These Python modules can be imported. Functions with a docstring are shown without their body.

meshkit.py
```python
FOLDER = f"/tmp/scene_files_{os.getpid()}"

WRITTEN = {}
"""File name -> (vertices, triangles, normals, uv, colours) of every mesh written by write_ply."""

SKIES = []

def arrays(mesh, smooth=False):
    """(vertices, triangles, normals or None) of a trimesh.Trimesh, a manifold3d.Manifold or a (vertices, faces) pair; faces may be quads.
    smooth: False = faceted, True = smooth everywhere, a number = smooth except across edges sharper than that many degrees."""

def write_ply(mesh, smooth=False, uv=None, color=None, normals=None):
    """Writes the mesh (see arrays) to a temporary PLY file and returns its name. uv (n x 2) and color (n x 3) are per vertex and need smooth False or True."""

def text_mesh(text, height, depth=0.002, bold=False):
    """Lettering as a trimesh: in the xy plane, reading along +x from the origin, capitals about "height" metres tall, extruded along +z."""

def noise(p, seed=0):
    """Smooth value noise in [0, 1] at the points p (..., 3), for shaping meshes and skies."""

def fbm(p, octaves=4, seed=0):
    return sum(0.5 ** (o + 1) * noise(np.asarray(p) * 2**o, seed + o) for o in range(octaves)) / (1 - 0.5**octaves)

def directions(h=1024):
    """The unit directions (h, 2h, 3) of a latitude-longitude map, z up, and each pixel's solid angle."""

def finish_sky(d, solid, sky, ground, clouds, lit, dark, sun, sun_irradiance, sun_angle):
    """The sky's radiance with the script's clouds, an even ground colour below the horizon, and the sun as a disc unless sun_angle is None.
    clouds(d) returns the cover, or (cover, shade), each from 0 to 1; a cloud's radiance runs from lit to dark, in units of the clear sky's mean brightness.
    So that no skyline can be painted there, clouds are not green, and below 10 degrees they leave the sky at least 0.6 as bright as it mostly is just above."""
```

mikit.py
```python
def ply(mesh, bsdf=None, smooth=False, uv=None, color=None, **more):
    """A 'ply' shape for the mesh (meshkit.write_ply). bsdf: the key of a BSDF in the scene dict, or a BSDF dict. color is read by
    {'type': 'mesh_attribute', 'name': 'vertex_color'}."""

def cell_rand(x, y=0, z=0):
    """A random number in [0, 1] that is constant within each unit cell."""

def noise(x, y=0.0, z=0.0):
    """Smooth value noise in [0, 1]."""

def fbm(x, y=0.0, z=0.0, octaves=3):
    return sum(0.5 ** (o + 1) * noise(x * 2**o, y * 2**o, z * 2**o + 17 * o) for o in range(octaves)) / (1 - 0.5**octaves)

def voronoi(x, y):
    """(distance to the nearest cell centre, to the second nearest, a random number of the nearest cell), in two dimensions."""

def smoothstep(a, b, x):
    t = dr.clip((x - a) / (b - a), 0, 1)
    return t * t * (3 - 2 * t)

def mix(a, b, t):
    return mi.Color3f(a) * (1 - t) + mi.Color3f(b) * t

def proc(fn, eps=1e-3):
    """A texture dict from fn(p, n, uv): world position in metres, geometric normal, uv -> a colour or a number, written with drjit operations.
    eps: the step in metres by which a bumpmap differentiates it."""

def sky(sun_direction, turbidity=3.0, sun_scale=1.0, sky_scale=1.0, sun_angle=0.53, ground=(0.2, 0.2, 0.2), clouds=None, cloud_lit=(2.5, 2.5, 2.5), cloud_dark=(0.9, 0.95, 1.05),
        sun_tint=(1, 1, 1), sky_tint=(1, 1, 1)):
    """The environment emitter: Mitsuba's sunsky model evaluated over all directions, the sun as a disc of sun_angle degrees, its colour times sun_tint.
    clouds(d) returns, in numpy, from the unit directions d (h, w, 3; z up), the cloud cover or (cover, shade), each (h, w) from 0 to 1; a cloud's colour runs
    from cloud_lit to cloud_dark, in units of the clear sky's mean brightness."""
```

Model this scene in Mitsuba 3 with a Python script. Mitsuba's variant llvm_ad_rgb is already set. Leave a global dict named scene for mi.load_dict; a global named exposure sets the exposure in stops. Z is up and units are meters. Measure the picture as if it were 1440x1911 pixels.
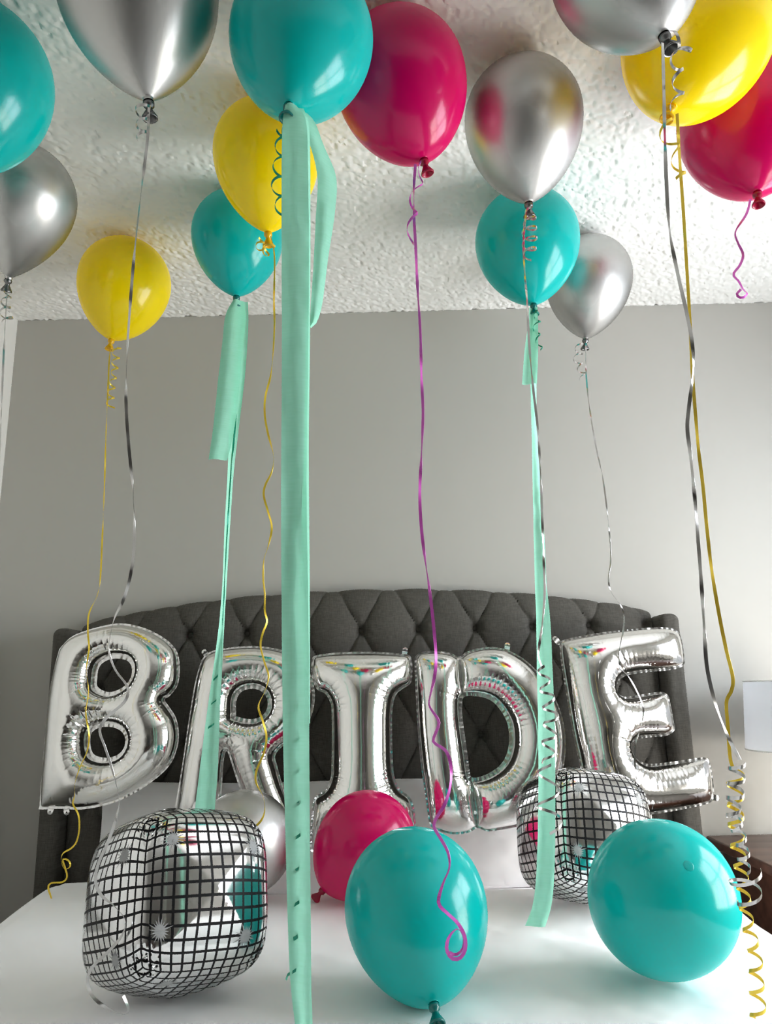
import math, numpy as np, trimesh, mitsuba as mi, drjit as dr
import mikit, meshkit
from mikit import noise, fbm, voronoi, smoothstep, mix, proc
from shapely.geometry import Polygon, Point, LineString
from shapely.ops import unary_union
import shapely
from scipy.spatial import Delaunay, cKDTree
import scipy.sparse as sp
import scipy.sparse.linalg as spl
T = mi.ScalarTransform4f
rng = np.random.default_rng(7)
scene, labels = {}, {}

# ---------------------------------------------------------------- camera, light, exposure
F_PX, PITCH, ROLL = 1400.0, math.radians(13.3), math.radians(1.4)
CAM = np.array([0.05, -2.363, 1.17])
FW = np.array([0, math.cos(PITCH), math.sin(PITCH)])
_u, _r = np.array([0, -math.sin(PITCH), math.cos(PITCH)]), np.array([1.0, 0, 0])
RT, UP = _r * math.cos(ROLL) - _u * math.sin(ROLL), _u * math.cos(ROLL) + _r * math.sin(ROLL)
scene['camera'] = {'type': 'perspective', 'fov_axis': 'x', 'fov': 2 * math.degrees(math.atan(720 / F_PX)),
                   'to_world': T().look_at(CAM.tolist(), (CAM + FW).tolist(), UP.tolist()), 'near_clip': 0.02, 'far_clip': 60.0}
exposure = 0.36
SKY_LIGHT, GROUND_LIGHT = [8.4, 9.1, 9.9], [9.3, 8.9, 8.2]     # daylight in the window: sky in the upper panes, lit ground in the lower
WIN_Y, WIN_Z, RIGHT_X = (-1.70, -0.40), (0.55, 1.92), 1.80
LEFT_X, FRONT_Y, CEIL = -1.205, -6.4, 2.44
BED_Z = 0.67
for k in range(4):                               # four panes of the window in the right wall
    ya, yb = (WIN_Y[0], sum(WIN_Y) / 2) if k % 2 == 0 else (sum(WIN_Y) / 2, WIN_Y[1])
    za, zb = (WIN_Z[0], sum(WIN_Z) / 2) if k < 2 else (sum(WIN_Z) / 2, WIN_Z[1])
    scene['window_1__pane' + (f'_{k:03d}' if k else '')] = {
        'type': 'rectangle', 'to_world': T().translate([RIGHT_X - 0.004, (ya + yb) / 2, (za + zb) / 2]).rotate([0, 1, 0], -90).scale([(zb - za) / 2 - 0.02, (yb - ya) / 2 - 0.03, 1]),
        'emitter': {'type': 'area', 'radiance': {'type': 'rgb', 'value': GROUND_LIGHT if k < 2 else SKY_LIGHT}}}

# ---------------------------------------------------------------- helpers
def ray(x, y): return FW + RT * (x - 720) / F_PX + UP * (955.5 - y) / F_PX
def at(x, y, Y):                                 # the point of the vertical plane y = Y that the photograph shows there
    d = ray(x, y); return CAM + d * (Y - CAM[1]) / d[1]
def at_z(x, y, Z):
    d = ray(x, y); return CAM + d * (Z - CAM[2]) / d[2]
def depth(P): return (np.asarray(P) - CAM) @ FW

def add(key, mesh, mat, smooth=False, label=None, cat=None, group=None, kind=None, **kw):
    scene[key] = mikit.ply(mesh, mat, smooth, **kw)
    note(key, label, cat, group, kind)
def note(key, label=None, cat=None, group=None, kind=None):
    d = {k: v for k, v in (('label', label), ('category', cat), ('group', group), ('kind', kind)) if v}
    if d: labels[key] = d
def num(base, i): return base if i == 0 else f'{base}_{i:03d}'

def grid_faces(n, m, close_m=False):
    i, j = np.meshgrid(np.arange(n - 1), np.arange(m if close_m else m - 1), indexing='ij')
    j2 = (j + 1) % m
    q = np.stack([i * m + j, (i + 1) * m + j, (i + 1) * m + j2, i * m + j2], -1).reshape(-1, 4)
    return np.vstack([q[:, [0, 1, 2]], q[:, [0, 2, 3]]])
def tm(v, f): return trimesh.Trimesh(np.asarray(v, float), np.asarray(f), process=False)
def cat_(ms): return trimesh.util.concatenate(ms)
def box(x0, x1, y0, y1, z0, z1, r=0.0, seg=3):
    if r <= 0:
        m = trimesh.creation.box(extents=(x1 - x0, y1 - y0, z1 - z0)); m.apply_translation(((x0 + x1) / 2, (y0 + y1) / 2, (z0 + z1) / 2)); return m
    s = trimesh.creation.icosphere(2, r).vertices
    pts = np.vstack([s + [x, y, z] for x in (x0 + r, x1 - r) for y in (y0 + r, y1 - r) for z in (z0 + r, z1 - r)])
    return trimesh.convex.convex_hull(pts)
def lathe(prof, n=48):
    prof = np.asarray(prof, float); a = np.arange(n) * 2 * math.pi / n
    v = np.stack([prof[:, None, 0] * np.cos(a), prof[:, None, 0] * np.sin(a), np.repeat(prof[:, 1:2], n, 1)], -1).reshape(-1, 3)
    return tm(v, grid_faces(len(prof), n, True)[:, ::-1])
def spline(P, step):                             # Catmull-Rom through the points, resampled evenly
    P = np.asarray(P, float); Q = np.vstack([2 * P[0] - P[1], P, 2 * P[-1] - P[-2]]); out = []
    for i in range(1, len(Q) - 2):
        t = np.linspace(0, 1, 14, endpoint=False)[:, None]
        a, b, c, d = Q[i - 1], Q[i], Q[i + 1], Q[i + 2]
        out.append(0.5 * (2 * b + (c - a) * t + (2 * a - 5 * b + 4 * c - d) * t**2 + (3 * b - a - 3 * c + d) * t**3))
    out = np.vstack(out + [P[-1:]]); return resample(out, step)
def resample(P, step):
    s = np.r_[0, np.cumsum(np.linalg.norm(np.diff(P[:, :3], axis=0), axis=1))]
    n = max(4, int(s[-1] / step) + 1); t = np.linspace(0, s[-1], n)
    return np.stack([np.interp(t, s, P[:, k]) for k in range(P.shape[1])], 1)
def unit(v): return v / (np.linalg.norm(v, axis=-1, keepdims=True) + 1e-12)

def strip(P, W, width, thick=0.0004):            # a thin closed band along P, across W
    T_ = unit(np.gradient(P, axis=0)); N = unit(np.cross(T_, W))
    w = np.broadcast_to(np.asarray(width, float), (len(P),))[:, None] / 2
    V = np.stack([P - W * w + N * thick / 2, P + W * w + N * thick / 2, P + W * w - N * thick / 2, P - W * w - N * thick / 2], 1)
    n = len(P); f = grid_faces(n, 4, True)
    e = [[0, 1, 2], [0, 2, 3], [4 * n - 4, 4 * n - 2, 4 * n - 3], [4 * n - 4, 4 * n - 1, 4 * n - 2]]
    return tm(V.reshape(-1, 3), np.vstack([f, e]))
def flat_ribbon(P, width, seed, turn=0.75, wave=0.23):   # hangs freely, turning a little about its own length
    T_ = unit(np.gradient(P, axis=0)); side = unit(np.cross(T_, np.array([0.0, -1, 0.15])))
    s = np.r_[0, np.cumsum(np.linalg.norm(np.diff(P, axis=0), axis=1))]
    r = np.random.default_rng(seed); a = turn * np.sin(2 * math.pi * s / wave + r.uniform(0, 6)) + 0.5 * turn * np.sin(2 * math.pi * s / wave / 0.43 + r.uniform(0, 6)) + 0.3
    W = unit(side * np.cos(a)[:, None] + np.cross(T_, side) * np.sin(a)[:, None])
    return strip(P, W, width)
def curl(axis, radius, turns, width, seed=0, taper=0.0):  # a curled piece of ribbon about an axis of points
    A = resample(np.asarray(axis, float), 0.002); T_ = unit(np.gradient(A, axis=0))
    n = int(turns * 26) + 8; i = np.linspace(0, len(A) - 1, n)
    A = np.stack([np.interp(i, np.arange(len(A)), A[:, k]) for k in range(3)], 1); T_ = unit(np.gradient(A, axis=0))
    e1 = unit(np.cross(T_, [0.3, -1, 0.1])); e2 = np.cross(T_, e1)
    ph = np.random.default_rng(seed).uniform(0, 6) + np.linspace(0, 2 * math.pi * turns, n)
    rr = radius * (1 + 0.18 * np.sin(np.linspace(0, 5, n) + seed)) * (1 - taper * np.linspace(0, 1, n))
    P = A + rr[:, None] * (np.cos(ph)[:, None] * e1 + np.sin(ph)[:, None] * e2)
    return strip(P, unit(T_ + 0.25 * e1 * np.cos(ph * 0.5)[:, None]), width)

# ---------------------------------------------------------------- materials
def rgb(*c): return {'type': 'rgb', 'value': list(c)}
def pr(c, rough=0.5, **k): return {'type': 'principled', 'base_color': c if isinstance(c, dict) else rgb(*c), 'roughness': rough, **k}
def two(b): return {'type': 'twosided', 'bsdf': b}
scene['wall_paint'] = two(pr((0.445, 0.433, 0.402), 0.6, specular=0.25))
scene['white_paint'] = two(pr((0.72, 0.71, 0.68), 0.5))
scene['ceiling_texture'] = two({'type': 'diffuse', 'reflectance': rgb(0.87, 0.86, 0.83)})
scene['carpet'] = two(pr(proc(lambda p, n, uv: mix((0.085, 0.08, 0.075), (0.13, 0.125, 0.12), fbm(p.x * 90, p.y * 90, 0.0, 3))), 0.9))
scene['white_sheet'] = two({'type': 'bumpmap', 'arbitrary': proc(lambda p, n, uv: fbm(p.x * 9, p.y * 9, p.z * 9, 3), 3e-3), 'scale': 0.010, 'bsdf': pr((0.86, 0.86, 0.87), 0.8, sheen=0.3)})
scene['pillow_cloth'] = two({'type': 'bumpmap', 'arbitrary': proc(lambda p, n, uv: fbm(p.x * 14, p.y * 14, p.z * 14, 3), 3e-3), 'scale': 0.012, 'bsdf': pr((0.84, 0.83, 0.84), 0.8, sheen=0.3)})
def linen(p, n, uv):
    w = 0.5 * noise(p.x * 900, p.z * 90, 2.0) + 0.5 * noise(p.x * 90, p.z * 900, 5.0)
    return mix((0.045, 0.042, 0.036), (0.115, 0.108, 0.096), w * 0.7 + 0.3 * fbm(p.x * 12, p.z * 12, 1.0, 2))
scene['linen_grey'] = two(pr(proc(linen), 0.85, sheen=0.4, specular=0.2))
scene['wood_dark'] = two(pr(proc(lambda p, n, uv: mix((0.030, 0.013, 0.009), (0.10, 0.042, 0.026), fbm(p.x * 3 + 0.0 * p.y, p.y * 40, p.z * 40, 4))), 0.32, specular=0.5))
scene['shade_cloth'] = {'type': 'principledthin', 'base_color': rgb(0.80, 0.81, 0.86), 'roughness': 0.8, 'diff_trans': 0.5}
scene['brushed_metal'] = two({'type': 'roughconductor', 'material': 'none', 'specular_reflectance': rgb(0.55, 0.53, 0.5), 'alpha': 0.2})
scene['black_plastic'] = two(pr((0.012, 0.012, 0.014), 0.25))
scene['foil'] = two(pr((0.90, 0.89, 0.87), 0.10, metallic=1.0))
scene['foil_crinkled'] = two(pr((0.84, 0.835, 0.83), 0.16, metallic=1.0))
scene['chrome_latex'] = two({'type': 'blendbsdf', 'weight': 0.45,
    'a': {'type': 'roughconductor', 'material': 'none', 'specular_reflectance': rgb(0.56, 0.555, 0.545), 'alpha': 0.36},
    'b': {'type': 'roughconductor', 'material': 'none', 'specular_reflectance': rgb(0.57, 0.565, 0.555), 'alpha': 0.11}})
scene['chrome_knot'] = two({'type': 'roughconductor', 'material': 'none', 'specular_reflectance': rgb(0.20, 0.20, 0.20), 'alpha': 0.2})
def latex(name, c, knot):
    scene[name] = {'type': 'blendbsdf', 'weight': 0.42,
        'a': two(pr(c, 0.17, specular=0.6, clearcoat=0.4, clearcoat_gloss=0.9)),
        'b': {'type': 'principledthin', 'base_color': rgb(*c), 'roughness': 0.3, 'diff_trans': 0.95}}
    scene[name + '_knot'] = two(pr(knot, 0.25, specular=0.6))
latex('teal_latex', (0.0, 0.50, 0.47), (0.0, 0.13, 0.12))
scene['teal_tip'] = two(pr((0.0, 0.33, 0.31), 0.2, specular=0.5))
latex('yellow_latex', (0.98, 0.77, 0.001), (0.80, 0.45, 0.003))
latex('pink_latex', (0.64, 0.0, 0.115), (0.30, 0.0, 0.03))
scene['gold_ribbon'] = two(pr((0.83, 0.60, 0.06), 0.28, metallic=0.45, specular=0.6))
scene['silver_ribbon'] = two(pr((0.60, 0.59, 0.58), 0.22, metallic=1.0))
scene['magenta_ribbon'] = two(pr((0.60, 0.10, 0.50), 0.25, metallic=0.25, specular=0.7))
scene['green_ribbon'] = two(pr((0.01, 0.27, 0.17), 0.3, metallic=0.3, specular=0.6))
def crepe(p, n, uv): return mix((0.38, 0.85, 0.65), (0.45, 0.91, 0.74), fbm(p.x * 60, p.y * 60, p.z * 400, 2))
scene['mint_crepe'] = {'type': 'principledthin', 'base_color': proc(crepe), 'roughness': 0.9, 'diff_trans': 0.75}
scene['tile_foil'] = two(pr((0.88, 0.88, 0.88), 0.10, metallic=1.0))
scene['black_print'] = two(pr((0.006, 0.006, 0.007), 0.5, specular=0.2))
scene['grey_print'] = two(pr((0.34, 0.345, 0.35), 0.5, specular=0.2))

# ---------------------------------------------------------------- the room
def struct(k, m, mat, label=None, **kw): add(k, m, mat, kind='structure', label=label, **kw)
struct('floor', box(LEFT_X - .1, RIGHT_X + .1, FRONT_Y - .1, .1, -.1, 0), 'carpet', 'grey carpeted floor')
def popcorn_ceiling():                           # the sprayed texture is real relief where the camera sees it
    gx, gy = np.meshgrid(np.arange(LEFT_X, RIGHT_X, .0042), np.arange(-2.0, 0.0021, .0042), indexing='ij')
    q = np.stack([gx, gy, gx * 0], -1)
    h = meshkit.fbm(q * 115, 2, 1) - 0.5
    pit = np.clip((meshkit.noise(q * 95, 5) - 0.58) / 0.2, 0, 1) * np.clip((meshkit.noise(q * 40, 8) - 0.25) / 0.3, 0, 1)
    z = CEIL - 0.0016 - 0.0048 * h + 0.0036 * pit
    f = grid_faces(*gx.shape)[:, ::-1]
    return cat_([box(LEFT_X - .1, RIGHT_X + .1, FRONT_Y - .1, .1, CEIL + .004, CEIL + .1), box(LEFT_X - .1, RIGHT_X + .1, FRONT_Y - .1, -2.0, CEIL, CEIL + .004), tm(np.stack([gx, gy, z], -1).reshape(-1, 3), f)])
struct('ceiling', popcorn_ceiling(), 'ceiling_texture', 'white popcorn textured ceiling', smooth=30)
struct('wall_back', box(LEFT_X - .1, RIGHT_X + .1, 0, .1, 0, CEIL), 'wall_paint', 'grey painted wall behind the headboard')
struct('wall_left', box(LEFT_X - .1, LEFT_X, FRONT_Y, 0, 0, CEIL), 'white_paint', 'pale wall at the left edge')
struct('wall_front', box(LEFT_X - .1, RIGHT_X + .1, FRONT_Y - .1, FRONT_Y, 0, CEIL), 'wall_paint')
struct('wall_right', box(RIGHT_X, RIGHT_X + .1, FRONT_Y, 0, 0, CEIL), 'white_paint')
struct('baseboard_back', box(LEFT_X, RIGHT_X, -.014, 0, 0, .11, .004), 'white_paint')
struct('baseboard_right', box(RIGHT_X - .014, RIGHT_X, FRONT_Y, -.014, 0, .11, .004), 'white_paint')
fr = [box(RIGHT_X - .03, RIGHT_X, WIN_Y[0] - .05, WIN_Y[1] + .05, z0 - h_, z0 + h_, .006) for z0, h_ in ((WIN_Z[0], .04), (sum(WIN_Z) / 2, .025), (WIN_Z[1], .04))]
fr += [box(RIGHT_X - .03, RIGHT_X, y - .035, y + .035, WIN_Z[0] - .05, WIN_Z[1] + .05, .006) for y in (WIN_Y[0], sum(WIN_Y) / 2, WIN_Y[1])]
struct('window_1__frame', cat_(fr), 'white_paint')
note('window_1', 'four-pane window in the right wall', kind='structure')

# ---------------------------------------------------------------- bed with tufted headboard
HX = -0.018
bed_label = 'bed with a dark grey button-tufted wingback headboard'
note('bed', bed_label, 'bed')
def headboard():
    W, z0, zt0, y0, r = 0.868, 0.30, 1.464, -0.058, 0.035
    xs = np.linspace(-W, W, 420); ztop = zt0 - 0.082 * (np.abs(xs) / W) ** 2.2
    nf, nr, nb = 300, 16, 4
    V = []
    for x, zt in zip(xs, ztop):
        z = np.linspace(z0, zt - r, nf); col = np.stack([np.full(nf, x), np.full(nf, y0), z], 1)
        a = np.linspace(0, math.pi / 2, nr)[1:]
        arc = np.stack([np.full(nr - 1, x), y0 + r - r * np.cos(a), zt - r + r * np.sin(a)], 1)
        back = np.stack([np.full(nb, x), np.linspace(y0 + r, -0.012, nb + 1)[1:], np.full(nb, zt)], 1)
        V.append(np.vstack([col, arc, back]))
    V = np.array(V); m = V.shape[1]
    s = np.cumsum(np.r_[0, np.linalg.norm(np.diff(V[200], axis=0), axis=1)]); zz = V[..., 2].copy()
    zz[:, nf:] = zz[:, nf - 1:nf] + (s[nf:] - s[nf - 1])[None]
    hx, hz, bx, bz = 0.0866, 0.155, -0.034 - HX, 1.345
    dx, dz = V[..., 0] - bx, zz - bz
    a, b = (dx / hx - dz / hz) / 2, (-dx / hx - dz / hz) / 2
    ps = np.abs(np.sin(np.pi * a)) * np.abs(np.sin(np.pi * b))
    puff = ps ** 0.30
    da, db = a - np.round(a), b - np.round(b)
    rb = np.hypot((da - db) * hx, (da + db) * hz)
    deep = np.exp(-(rb / 0.016) ** 2) * (np.round(a) + np.round(b) >= -0.5)
    # fine gathers fanning out of each button
    th = np.arctan2((da + db) * hz, (da - db) * hx)
    gather = 0.0016 * np.sin(th * 11) * np.exp(-(rb / 0.045) ** 2) * (rb > 0.008)
    edge = np.clip((W - np.abs(V[..., 0])) / 0.06, 0, 1) ** 0.5
    disp = (0.026 * puff * edge - 0.026 * deep + gather + 0.010)
    fade = np.ones(m); fade[nf + nr - 1:] = np.linspace(1, 0, nb) if nb > 1 else 0
    nrm = np.zeros((m, 2)); nrm[:nf] = (-1, 0)
    aa = np.linspace(0, math.pi / 2, nr)[1:]; nrm[nf:nf + nr - 1] = np.stack([-np.cos(aa), np.sin(aa)], 1); nrm[nf + nr - 1:] = (0, 1)
    topflat = np.ones(m); topflat[nf - 8:] = np.r_[np.linspace(1, .6, 8), np.linspace(.6, .30, nr - 1), np.full(nb, .30)]
    V[..., 1] += disp * nrm[:, 0] * fade * topflat; V[..., 2] += disp * nrm[:, 1] * fade * topflat
    V[..., 0] += HX
    bt = []
    for i in range(-6, 7):
        for j in range(0, 5):
            x, z = bx + (i + (0.5 if j % 2 else 0)) * 2 * hx, bz - j * hz
            if abs(x) < W - 0.05: bt.append((x + HX, z))
    return tm(V.reshape(-1, 3), grid_faces(*V.shape[:2])), bt
hb, buttons = headboard()
add('bed__headboard', hb, 'linen_grey', smooth=40)
for i, (x, z) in enumerate(buttons):
    m = lathe([(0.0001, 0.006), (0.004, 0.0056), (0.008, 0.004), (0.010, 0.001), (0.0102, -0.003)], 14); m.apply_transform(trimesh.transformations.rotation_matrix(math.pi / 2, (1, 0, 0))); m.apply_translation((x, -0.050, z))
    add(num('bed__headboard__button', i), m, 'linen_grey', smooth=True)
for i, (x0, x1) in enumerate(((HX - 0.930, HX - 0.870), (HX + 0.870, HX + 0.930))):
    add(num('bed__wing', i), box(x0, x1, -0.130, -0.012, 0.04, 1.370, 0.022), 'linen_grey', smooth=30)
add('bed__mattress', box(-0.85, 0.82, -2.13, -0.115, 0.34, 0.642, 0.05), 'white_sheet', smooth=30, label='white fitted sheet over the mattress')
add('bed__base', box(-0.84, 0.81, -2.12, -0.115, 0.10, 0.335, 0.015), 'linen_grey', smooth=30)
for i, (x, y) in enumerate(((-.78, -2.05), (.75, -2.05), (-.78, -.25), (.75, -.25))):
    add(num('bed__leg', i), box(x - .03, x + .03, y - .03, y + .03, 0, .10, .006), 'wood_dark')

def duvet():
    hw, R, zt, zb = 0.905, 0.10, BED_Z, 0.22
    ns = 150; a = np.linspace(0, math.pi / 2, 16)
    half = [(x, zt - 0.012 * (x / hw) ** 4) for x in np.linspace(0, hw - R, 60)]
    half += [(hw - R + R * math.sin(t), zt - 0.012 - R + R * math.cos(t)) for t in a[1:]]
    half += [(hw + 0.02 * k / 12, zt - 0.012 - R - (zt - R - zb) * k / 12) for k in range(1, 13)]
    half = np.array(half); prof = np.vstack([half[::-1] * [-1, 1], half[1:]])
    y1, y0, rr = -0.335, -2.19, 0.016
    ys = np.r_[y1 - 0.006, y1 + 0.001, y1, np.array([y1 - rr * (1 - math.cos(t)) for t in np.linspace(0.3, math.pi / 2, 6)]), np.linspace(y1 - 0.03, y0, 190)]
    dz = np.r_[-0.034, -0.030, -0.016, np.array([-rr * (1 - math.sin(t)) for t in np.linspace(0.3, math.pi / 2, 6)]), np.zeros(190)]
    V = []
    for y, d in zip(ys, dz):
        p = prof.copy(); sc = 1.0
        n = meshkit.fbm(np.stack([p[:, 0] * 3, np.full(len(p), y * 3), p[:, 1] * 3], 1), 3, 4) - 0.5
        q = np.stack([p[:, 0] - 0.012, np.full(len(p), y), p[:, 1] + d + 0.010 * n + 0.012 * np.exp(-((y - y1) / 0.2) ** 2)], 1)
        q[:, 0] += 0.03 * n * (np.abs(p[:, 0]) > hw - R)
        q[:, 1] += 0.13 * np.clip((-p[:, 0] - 0.42) / 0.3, 0, 1) * np.clip(1 + (y - y1) / 0.6, 0, 1); q[:, 2] += 0.022 * np.clip((-p[:, 0] - 0.45) / 0.25, 0, 1) * np.clip(1 + (y - y1) / 0.5, 0, 1) * (np.abs(p[:, 0]) < hw)
        q[:, 1] += 0.012 * (meshkit.noise(np.stack([p[:, 0] * 5, p[:, 0] * 0, p[:, 0] * 0], 1), 9) - 0.5)
        V.append(q)
    V = np.array(V); return tm(V.reshape(-1, 3), grid_faces(*V.shape[:2]))
add('duvet', duvet(), 'white_sheet', smooth=50, label='smooth white duvet spread over the bed under the balloons', cat='duvet')

def pillow(w, h, t, seed):
    n, m = 60, 44; u, v = np.meshgrid(np.linspace(-1, 1, n), np.linspace(-1, 1, m), indexing='ij')
    u, v = np.sin(u * math.pi / 2), np.sin(v * math.pi / 2)
    px, pz = u * w / 2 * (1 - 0.05 * (1 - v**2)), v * h / 2 * (1 - 0.06 * (1 - u**2))
    th = t / 2 * ((1 - u**2) * (1 - v**2)) ** 0.42
    nn = meshkit.fbm(np.stack([px * 7, pz * 7, px * 0 + seed], -1), 3, seed) - 0.5
    th = th * (1 + 0.35 * nn)
    f = grid_faces(n, m)
    A = tm(np.stack([px, -th, pz], -1).reshape(-1, 3), f); B = tm(np.stack([px, th, pz], -1).reshape(-1, 3), f[:, ::-1])
    return cat_([A, B])
for i, (cx, w, h, zc, lean, tilt, lab) in enumerate(((-0.40, 0.76, 0.30, 0.783, -9, 1.0, 'white pillow against the headboard behind the letters B and R'), (0.395, 0.78, 0.30, 0.783, -9, -1.0, 'white pillow against the headboard behind the letters D and E'))):
    m = pillow(w, h, 0.085, 3 + i)
    m.apply_transform(trimesh.transformations.rotation_matrix(math.radians(lean), (1, 0, 0))); m.apply_transform(trimesh.transformations.rotation_matrix(math.radians(tilt), (0, 1, 0)))
    m.apply_translation((cx, -0.142, zc))
    add(num('pillow', i), m, 'pillow_cloth', smooth=50, label=lab, cat='pillow')

# ---------------------------------------------------------------- nightstand and lamp
note('nightstand', 'dark brown wooden nightstand to the right of the bed', 'nightstand')
NX, NZ = 0.955, 0.735
add('nightstand__top', box(NX, NX + .56, -.42, -.02, NZ - .026, NZ, .006), 'wood_dark', smooth=30)
add('nightstand__body', box(NX + .04, NX + .52, -.385, -.03, NZ - .22, NZ - .026), 'wood_dark')
add('nightstand__drawer', box(NX + .06, NX + .50, -.40, -.385, NZ - .20, NZ - .045, .004), 'wood_dark')
k = trimesh.creation.icosphere(2, .014); k.apply_translation((NX + .28, -.415, NZ - .12)); add('nightstand__drawer__knob', k, 'brushed_metal', smooth=True)
for i, (x, y) in enumerate(((NX + .055, -.37), (NX + .505, -.37), (NX + .055, -.05), (NX + .505, -.05))):
    b, t = np.array([(sx * .014, sy * .014, 0) for sx in (-1, 1) for sy in (-1, 1)]) + [x, y, 0], np.array([(sx * .024, sy * .02, NZ - .22) for sx in (-1, 1) for sy in (-1, 1)]) + [x, y, 0]
    add(num('nightstand__leg', i), trimesh.convex.convex_hull(np.vstack([b, t])), 'wood_dark')
add('nightstand__shelf', box(NX + .04, NX + .52, -.385, -.03, .20, .222, .004), 'wood_dark', smooth=30)
note('table_lamp', 'table lamp with a white drum shade on the nightstand', 'lamp')
LX, LY = 1.185, -0.22
sh = lathe([(0.158, 0.985), (0.1415, 1.168)], 72); sh.apply_translation((LX, LY, 0)); add('table_lamp__lamp_shade', sh, 'shade_cloth', smooth=True)
tr = [trimesh.creation.torus(rr, 0.0018, 72, 8) for rr in (0.158, 0.1415)]
for q, z in zip(tr, (0.985, 1.168)): q.apply_translation((LX, LY, z))
add('table_lamp__shade_rim', tr[0], 'white_paint', smooth=True); add('table_lamp__shade_rim_001', tr[1], 'white_paint', smooth=True)
b = lathe([(0.0001, 0), (0.07, 0), (0.07, .012), (0.022, .025), (0.014, .05), (0.03, .10), (0.034, .14), (0.018, .19), (0.008, .22), (0.008, .33), (0.0001, .33)], 40); b.apply_translation((LX, LY, NZ)); add('table_lamp__base', b, 'brushed_metal', smooth=35)

# ---------------------------------------------------------------- behind the camera: the furniture the foil mirrors
note('dresser', 'long dark wooden dresser against the wall facing the bed', 'dresser')
add('dresser__body', box(-.9, .9, FRONT_Y + .02, FRONT_Y + .52, .06, .80, .006), 'wood_dark', smooth=30)
for i in range(6):
    x = -.87 + (i % 3) * .58; z = .10 + (i // 3) * .34
    add(num('dresser__drawer', i), box(x, x + .56, FRONT_Y + .52, FRONT_Y + .538, z, z + .32, .004), 'wood_dark', smooth=30)
note('television', 'flat black television standing on the dresser', 'television')
add('television__screen', box(-.62, .62, FRONT_Y + .20, FRONT_Y + .24, .90, 1.60, .006), 'black_plastic', smooth=30)
add('television__stand', box(-.25, .25, FRONT_Y + .12, FRONT_Y + .34, .80, .815, .004), 'black_plastic', smooth=30)

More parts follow.
